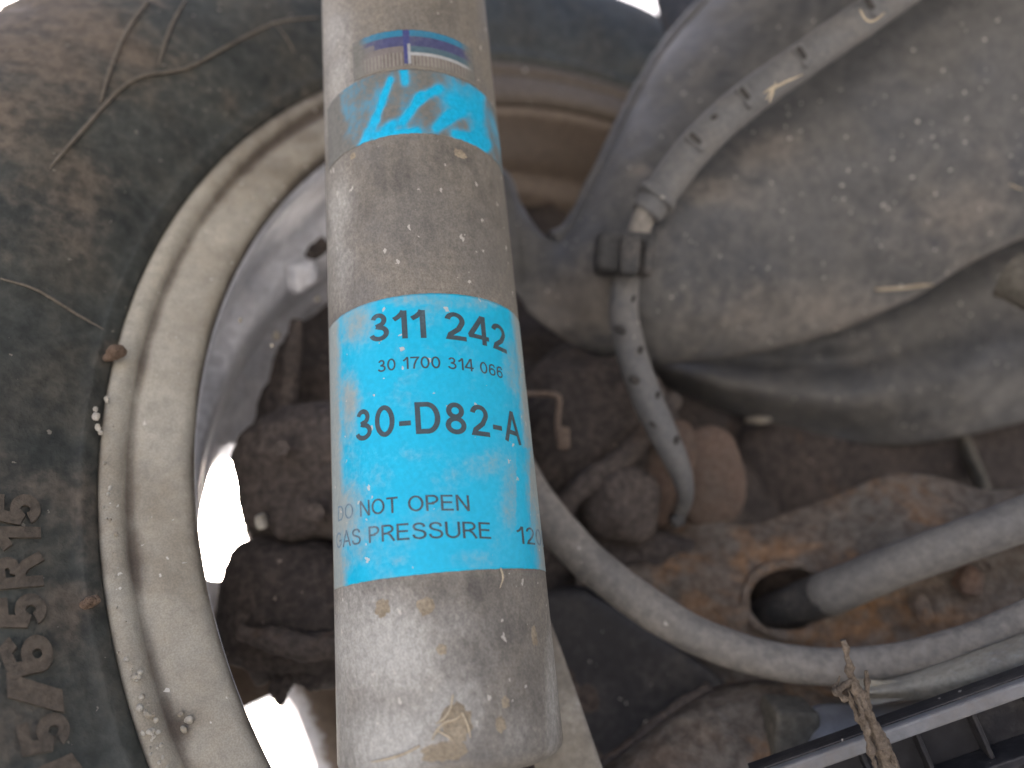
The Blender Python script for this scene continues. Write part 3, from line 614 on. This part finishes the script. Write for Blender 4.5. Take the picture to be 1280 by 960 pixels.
# black plastic rail with ribs at the lower right
rail = thing('plastic_rail', 'black ribbed plastic rail with a grey lip at the lower right corner', 'rail', P(1150, 930, .18))
A, B = P(940, 970, .186), P(1420, 799, .176)
ax = (B - A).normalized(); dn = (DN - ax * DN.dot(ax)).normalized(); bk = ax.cross(dn).normalized()
if bk.dot(FW) < 0: bk = -bk
ln = (B - A).length
def bar(u0, u1, d0, d1, b0, b1):                     # box along the rail: along, down, back
    vs = [A + ax * u + dn * d + bk * b for u in (u0, u1) for d in (d0, d1) for b in (b0, b1)]
    return vs, [(0, 1, 3, 2), (4, 6, 7, 5), (0, 4, 5, 1), (2, 3, 7, 6), (0, 2, 6, 4), (1, 5, 7, 3)]
def bev(o, wd):
    m = o.modifiers.new('bevel', 'BEVEL'); m.width = wd; m.segments = 2; m.limit_method = 'ANGLE'; return o
bev(mk('rail_lip', bar(0, ln, -.0010, .0024, -.003, .0012), M_lip, rail, smooth=False), .0006)
bev(mk('rail_edge', bar(0, ln, -.0016, -.0010, -.0012, .0009), M_plastic, rail, smooth=False), .0003)
mk('rail_back', bar(0, ln, .0012, .030, .0060, .0085), M_plastic, rail, smooth=False)
bev(mk('rail_wall', bar(0, ln, .0150, .0175, -.002, .0061), M_plastic, rail, smooth=False), .0005)
bev(mk('rail_skirt', bar(0, ln, .0235, .030, -.004, .0061), M_lip, rail, smooth=False), .0006)
k = 0
u = 0.012
while u < ln - .004:
    bev(mk('rail_rib', bar(u, u + .0011, .0025, .0151, .0005, .0061), M_plastic, rail, smooth=False), .0003); u += 0.0135

# flat bracket strip behind the shock absorber
mk('bracket_strip', sheet([(640, 660, .236), (672, 740, .228), (697, 800, .222), (722, 870, .214), (748, 945, .207), (775, 1020, .200)],
   [(575, 680, .236), (600, 760, .228), (625, 830, .222), (650, 900, .214), (675, 980, .207), (700, 1050, .200)], 40, 12, .001, .003, amp=.0006, s=60, seed=2), M_tan,
   label='tan flat metal strip showing beside the lower end of the shock absorber', cat='bracket')

# ------------------------------------------------------------------ shock absorber
top = P(505, 0, .2418); bot = P(565, 940, .1727)
AX = (top - bot).normalized(); RS = 0.0250
toCam = (CAM - bot); toCam = (toCam - AX * toCam.dot(AX)).normalized()
SX = toCam.cross(AX); SX = SX if SX.dot(RX) > 0 else -SX
def cyl(s, t, r=RS):                                 # s: arc angle from the camera side, t: metres along the axis
    return bot + AX * t + (toCam * math.cos(s) + SX * math.sin(s)) * r
def hit(x, y):                                       # picture position -> (s, t) on the tube
    d = c2w(((x - 640) / F, (y - 480) / F, 1)).normalized(); o = CAM - bot
    dd = d - AX * d.dot(AX); oo = o - AX * o.dot(AX)
    a, b, c = dd.dot(dd), 2 * dd.dot(oo), oo.dot(oo) - RS * RS
    disc_ = b * b - 4 * a * c
    t = (-b - math.sqrt(max(0, disc_))) / (2 * a)
    p = o + d * t
    return math.atan2(p.dot(SX), p.dot(toCam)), p.dot(AX)
shock = thing('shock_absorber', 'weathered grey shock absorber tube with a blue printed label', 'shock absorber', bot)
t_end = hit(560, 972)[1] - .0005
prof = [(0.0, .0185), (-.0012 + .0007, .0215), (.0006, .0236), (.0016, .0246), (.0028, .0250)]
def patch(s0, s1, t0, t1, ns, ntt, off, jag=0.0, seed=0, thick=0.00012):
    vs = []; fs = []; st = []
    for i in range(ns + 1):
        for j in range(ntt + 1):
            s = s0 + (s1 - s0) * i / ns; t = t0 + (t1 - t0) * j / ntt
            if j in (0, ntt): t += jag * nz((s * 3, j * 5.0, 0), 6, seed)
            vs.append(cyl(s, t, RS + off)); st.append((s, t))
    m_ = ntt + 1; K_ = len(vs)
    for (s, t) in st[:]: vs.append(cyl(s, t, RS + off - thick)); st.append((s, t))
    for i in range(ns):
        for j in range(ntt):
            q = (i * m_ + j, i * m_ + j + 1, (i + 1) * m_ + j + 1, (i + 1) * m_ + j); fs.append(q); fs.append(tuple(k + K_ for k in q))
    rim = [i * m_ for i in range(ns + 1)] + [ns * m_ + j for j in range(1, m_)] + [i * m_ + ntt for i in range(ns - 1, -1, -1)] + [j for j in range(ntt - 1, 0, -1)]
    for a, b in zip(rim, rim[1:] + rim[:1]): fs.append((a, b, b + K_, a + K_))
    return vs, fs, st
# tube body, closed with a rounded lower end
vs = []; fs = []; NS = 160
rows = [(t_end + a, r) for a, r in prof] + [(t_end + .003 + (0.275 - t_end) * i / 150, RS) for i in range(151)] + [(0.279, .022), (0.281, .012)]
for t, r in rows:
    for i in range(NS): vs.append(cyl(2 * math.pi * i / NS, t, r))
for j in range(len(rows) - 1):
    for i in range(NS):
        a, b = j * NS + i, j * NS + (i + 1) % NS; fs.append((a, b, b + NS, a + NS))
fs.append(tuple(range(NS))); fs.append(tuple(range((len(rows) - 1) * NS, len(rows) * NS)))
PALE = [(480, 820, 85, 95, 0.95), (480, 920, 90, 70, 0.95), (560, 890, 90, 70, 0.7), (640, 900, 50, 70, 0.5), (430, 820, 25, 170, 0.7), (425, 300, 24, 130, 0.7), (690, 860, 12, 120, 0.6), (560, 780, 70, 40, .45), (420, 80, 30, 140, .6)]
SOOT = [(490, 215, 40, 50, .62), (560, 200, 60, 40, .55), (600, 260, 40, 60, .5), (520, 260, 70, 70, .42), (455, 250, 20, 60, .4), (620, 330, 20, 60, .4), (590, 735, 70, 26, .6), (630, 790, 50, 70, .5), (600, 830, 40, 60, .42), (655, 860, 30, 60, .45), (470, 735, 50, 14, .35), (560, 20, 50, 30, .35), (440, 370, 20, 20, .3)]
tb = mk('tube', (vs, fs), M_tube, shock, attrs={'pale': [max(0, field(PALE, p) + 0.22 * nz(p, 60, 4)) for p in vs], 'soot': [field(SOOT, p) for p in vs]})
mk('lower_stud', tube([cyl(0, t_end + .001, 0), cyl(0, t_end - .02, 0), cyl(0, t_end - .04, 0)], [.009, .009, .009], 24, 12), M_tube, shock, attrs={'pale': [0.0] * (24 * 12), 'soot': [0.2] * (24 * 12)})
# blue label
tl_t = hit(540, 367)[1]; tl_b = hit(545, 716)[1]
def ldirt(s, t):
    p = cyl(s, t); x, y, z = proj(p); v = 0.0
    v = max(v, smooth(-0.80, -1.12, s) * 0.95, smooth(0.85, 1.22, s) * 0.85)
    for bx, by, sx_, sy_, k_ in ((445, 400, 30, 40, .75), (500, 374, 70, 12, .5), (600, 378, 50, 16, .55), (437, 510, 16, 50, .8), (640, 610, 24, 70, .55), (615, 580, 60, 26, .42), (520, 570, 80, 14, .30), (432, 645, 30, 50, .95), (460, 660, 30, 26, .5), (445, 690, 30, 20, .5),
                              (640, 460, 16, 60, .55), (520, 650, 90, 40, .22), (500, 700, 20, 12, .35), (600, 700, 50, 20, .40), (425, 700, 20, 25, .8), (665, 600, 14, 80, .9)):
        d = ((x - bx) / sx_) ** 2 + ((y - by) / sy_) ** 2
        if d < 6: v = max(v, k_ * math.exp(-d))
    v += 0.14 * nz((s * 25, t * 900, 0), .16, 3)
    if 645 < x < 662 and 560 < y < 712: v -= 0.25
    return max(0.0, v)
pv, pf, pst = patch(-1.28, 1.38, tl_b, tl_t, 130, 120, .00016, .00010, 2)
label = mk('label', (pv, pf), M_label, shock, attrs={'dirt': [ldirt(s, t) for s, t in pst]})
def line(full, sub, pl, pr, hpx, sw=0.15, fade=0.0):
    rib, wfull = text_strokes(full, sw); wsub = text_strokes(sub, sw)[1]
    (sl, tl), (sr, tr) = hit(*pl), hit(*pr)
    mx, my = (pl[0] + pr[0]) / 2, (pl[1] + pr[1]) / 2
    sm, tm = hit(mx, my); smu, tmu = hit(mx, my - hpx)
    ky = tmu - tm; kx = (sr - sl) / wsub; sl_t = (tr - tl) / (sr - sl)
    vs = []; at = []; fs = []
    for q, (l, r, closed) in enumerate(rib):
        b0 = len(vs); n_ = len(l)
        for pts in (l, r):
            for x, y in pts:
                s = sr + (x - wfull) * kx; t = tr + (s - sr) * sl_t + y * ky
                vs.append(cyl(s, t, RS + .00021 + .000006 * (q % 5))); at.append(min(1, ldirt(s, t) + fade))
        for i in range(n_ if closed else n_ - 1): k = (i + 1) % n_; fs.append((b0 + i, b0 + k, b0 + n_ + k, b0 + n_ + i))
    return mk('print_line', (vs, fs), M_print, label, smooth=False, attrs={'dirt': at})
line('311 242', '311 242', (463, 429), (633, 443), 35, .155)
line('30 1700 314 066', '30 1700 314 066', (473, 466), (628, 474), 15, .13)
line('30-D82-A', '30-D82-A', (446, 553), (650, 557), 40, .15)
line('DO NOT OPEN', 'NOT OPEN', (451, 646), (587, 639), 20, .12, .12)
line('GAS PRESSURE', 'PRESSURE', (462, 679), (614, 674), 21, .12, .08)
line('1200', '1200', (646, 680), (681, 685), 21, .12, .12)
# torn blue band near the top and the worn printed sticker above it
def band(t0, t1, s0, s1, name, colf, dirtf, seed, jag=.0002):
    pv, pf, st = patch(s0, s1, t0, t1, 140, 50, .00014, jag, seed)
    return mk(name, (pv, pf), M_strip, shock, attrs={'print': [colf(s, (t - t0) / (t1 - t0)) for s, t in st], 'dirt': [dirtf(s, (t - t0) / (t1 - t0)) for s, t in st]})
tb0, tb1 = hit(530, 167)[1], hit(530, 88)[1]
def bdirt(s, v):
    x, y, z = proj(cyl(s, tb0 + (tb1 - tb0) * v))
    d = 0.80 + 0.35 * nz((s * 2.2, v * 1.0, 0), 1.5, 4)
    for x0, y0, x1, y1, wd in ((504, 152, 527, 122, 6), (524, 124, 547, 112, 6), (546, 160, 562, 146, 7), (560, 148, 575, 142, 6), (484, 163, 490, 156, 7), (505, 90, 506, 103, 5), (452, 184, 470, 150, 5), (470, 150, 488, 100, 4), (600, 182, 594, 140, 11), (560, 125, 592, 130, 14), (472, 172, 520, 166, 6), (570, 168, 606, 182, 7), (585, 110, 600, 120, 8)):
        ux, uy = x1 - x0, y1 - y0; q = max(0, min(1, ((x - x0) * ux + (y - y0) * uy) / (ux * ux + uy * uy)))
        dist = math.hypot(x - x0 - ux * q, y - y0 - uy * q)
        d -= (0.9 if wd < 8 else 0.5) * math.exp(-(dist / wd) ** 2)
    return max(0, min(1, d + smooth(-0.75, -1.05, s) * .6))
band(tb0, tb1, -1.15, 1.35, 'blue_band', lambda s, v: (0.0, 0.42, 0.70), bdirt, 5)
ts0, ts1 = hit(530, 86)[1], hit(530, 39)[1]
def scol(s, v):
    c = (0.20, 0.185, 0.155)
    if v > .84: c = (0.03, 0.20, 0.33)
    elif v > .58: c = (0.070, 0.075, 0.165) if s > -.35 or v > .7 else (0.17, 0.16, 0.17)
    elif v > .40: c = (0.08, 0.14, 0.17) if s > .02 else (0.19, 0.17, 0.16)
    elif v > .34 and s > .02: c = (.40, .42, .42)
    elif v > .06:
        c = (0.26, 0.24, 0.21) if (s * 40) % 1.6 < 1.0 else (.15, .135, .12)
    if abs(s - .0) < .035 and v > .1: c = (.36, .38, .39) if v < .62 and s > 0.0 else (.05, .06, .20)
    return c
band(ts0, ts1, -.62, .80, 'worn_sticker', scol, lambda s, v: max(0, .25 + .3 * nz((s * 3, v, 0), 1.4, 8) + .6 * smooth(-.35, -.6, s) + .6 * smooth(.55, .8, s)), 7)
for i, (x, y, ww, hh) in enumerate(((570, 905, 42, 50), (555, 940, 60, 26), (626, 905, 16, 20), (632, 878, 14, 16), (478, 760, 26, 22), (532, 758, 24, 22), (552, 812, 14, 14), (575, 192, 20, 14), (441, 195, 10, 10), (668, 795, 14, 26))):
    s, t = hit(x, y); vs = []; fs = []; n_ = 26
    p0 = cyl(s, t); z = proj(p0)[2]; hw, hh_ = px(z, ww / 2) / RS, px(z, hh / 2)
    vs = [cyl(s, t, RS + .00006)]
    for rr in (0.5, 0.8, 1.0):
        for k in range(n_):
            a = 2 * math.pi * k / n_; q = rr * (1 + .35 * nz((math.cos(a) * 2, math.sin(a) * 2, i), 1.3, i))
            vs.append(cyl(s + hw * q * math.cos(a), t + hh_ * q * math.sin(a), RS + (.00009 if rr < 1 else -.00005)))
    fs = [(0, 1 + k, 1 + (k + 1) % n_) for k in range(n_)]
    for r_ in (0, 1): fs += [(1 + r_ * n_ + k, 1 + (r_ + 1) * n_ + k, 1 + (r_ + 1) * n_ + (k + 1) % n_, 1 + r_ * n_ + (k + 1) % n_) for k in range(n_)]
    mk('mud_stain', (vs, fs), M_stain, shock)

# ------------------------------------------------------------------ small debris
def fibre(pts, r, mt, name, label, cat, group=None):
    return mk(name, tube(pts, [r * .7] + [r] * (len(pts) - 2) + [r * .4], 8, len(pts) * 7, r * .25, 900, len(pts)), mt, label=label, cat=cat, group=group)
def on_shock(l, h=.00025): return [cyl(*hit(x, y), RS + h) for x, y in l]
G1 = 'fine dry root fibres stuck to the shock absorber'
for lab, l in (('fine root fibre standing at the top of the root tuft low on the tube', [(566, 868), (563, 885), (555, 898), (545, 905)]), ('longest curved fibre of the root tuft low on the tube', [(578, 890), (570, 898), (556, 903), (545, 915), (540, 925)]),
               ('rightmost fibre of the root tuft low on the tube', [(577, 890), (584, 905), (588, 922)]), ('flat pale fibre left of the root tuft near the tube end', [(525, 932), (505, 942), (485, 948), (465, 952)]),
               ('shortest fibre in the middle of the root tuft', [(545, 912), (560, 920), (566, 926)]), ('tiny curled fibre hanging from the lower edge of the blue label', [(625, 710), (628, 722), (624, 735)])):
    fibre(on_shock(l), .00022, M_straw, 'root_fibre', lab, 'root fibre', G1)
def on_tyre(l, h=.0004):
    out = []
    for x, y in l:
        d = c2w(((x - 640) / F, (y - 480) / F, 1)); t = -CAM.y / d.y
        for _ in range(30):
            p = CAM + d * t; R = math.hypot(p.x, p.z - WZ); t = (side_off(min(max(R, .2165), .29)) - h - CAM.y) / d.y
        out.append(CAM + d * t)
    return out
fibre(on_tyre([(398, 22), (348, 28), (290, 55), (235, 85), (180, 95), (150, 112), (122, 142), (90, 178), (62, 210)]), .0006, M_stem, 'grass_stalk', 'long bent dry stem lying across the black tyre wall', 'stem')
fibre(on_tyre([(185, 2), (165, 28), (150, 55), (135, 95), (126, 128)]), .0006, M_stem, 'grass_stalk', 'short dry stem on the tyre beside the mud patch, left of two', 'stem')
fibre(on_tyre([(232, 0), (215, 30), (205, 58), (198, 82)]), .0005, M_stem, 'grass_stalk', 'short thin dry stem on the tyre, right of two above the long stem', 'stem')
fibre(on_tyre([(0, 348), (45, 362), (95, 392), (130, 412)]), .00035, M_stem, 'grass_stalk', 'thin pale stem on the tyre pointing at the cream rim', 'stem')
fibre(on_tyre([(340, 26), (358, 48), (368, 66)]), .0005, M_stem, 'grass_stalk', 'tiny stem end hanging off the long bent stem near the tube', 'stem')
for i, (x, y, ww, hh, lab) in enumerate(((142, 442, 30, 20, 'brown mud lump stuck beside the cream rim, upper one'), (112, 752, 22, 16, 'brown mud lump stuck on the tyre beside the rim, lower one'))):
    q = on_tyre([(x, y)])[0]; z = proj(q)[2]
    mk('mud_lump', cblob(x, y, z, ww, hh, .004, rot=-20, e=.9, amp=.0016, s=260, seed=i, nu=28, nv=18), M_mortar, label=lab, cat='mud')
G2 = 'straw wisps caught on the brake hose sleeve'
for lab, l in (('longest straw wisp caught under the sleeve of the brake hose', [(958, 124), (966, 112), (975, 106), (985, 101), (1004, 93)]), ('short flat straw wisp caught across the hose sleeve', [(955, 116), (968, 108), (980, 104)]),
               ('short upright straw wisp crossing the other two on the hose sleeve', [(962, 128), (966, 115), (970, 102)]), ('curled straw wisp by the topmost tab of the hose sleeve', [(1075, 12), (1082, 24), (1092, 26), (1106, 16)])):
    fibre([P(x, y, .2365 + .0004 * i) for i, (x, y) in enumerate(l)], .00035, M_straw, 'straw_wisp', lab, 'straw', G2)
dgx = bpy.context.evaluated_depsgraph_get(); dgx.update()
def on_scene(l, h=.0004):                            # rest a fibre on whatever surface is there
    out = []
    for x, y in l:
        d = c2w(((x - 640) / F, (y - 480) / F, 1)).normalized()
        ok, loc, nn, *_ = sc.ray_cast(dgx, CAM, d)
        out.append(loc - d * h if ok else P(x, y, .28))
    return out
fibre(on_scene([(1094, 362), (1112, 361), (1130, 360), (1150, 357), (1166, 356)]), .0006, M_straw, 'straw_wisp', 'single pale straw on the lower edge of the large dark arm', 'straw')
fibre(on_scene([(1262, 230), (1270, 234), (1279, 237)]), .0003, M_straw, 'straw_wisp', 'tiny straw on the dark arm at the right picture edge', 'straw')
twig = thing('dry_twig', 'brown frayed dry twig hanging in front of the curved bar at the lower right', 'twig', P(1100, 960, .168))
tz = .172
main = [(1054, 800), (1060, 828), (1068, 852), (1078, 880), (1090, 908), (1101, 935), (1113, 962), (1130, 1000)]
mk('stem', tube([P(x, y, tz) for x, y in main], [px(tz, r) for r in (2, 4, 6, 7.5, 9, 9.5, 10, 9)], 18, 70, .0011, 330, 2), M_twig, twig)
for i, (dx, l) in enumerate(((0, [(1072, 872), (1082, 905), (1088, 935), (1096, 970)]), (1, [(1088, 890), (1100, 915), (1112, 940), (1125, 968)]), (2, [(1065, 850), (1055, 858), (1047, 866), (1042, 862)]), (3, [(1083, 838), (1084, 855), (1084, 872), (1088, 895)]), (4, [(1060, 862), (1068, 885), (1082, 912), (1100, 948)]), (5, [(1050, 845), (1046, 860), (1052, 872), (1062, 872)]))):
    mk('bark_strand', tube([P(x, y, tz - .0015 + .0006 * dx) for x, y in l], [px(tz, r) for r in (1.8, 3.4, 3.8, 2.2)], 12, 30, .0007, 420, i), M_twig, twig)

sc.render.engine = 'CYCLES'
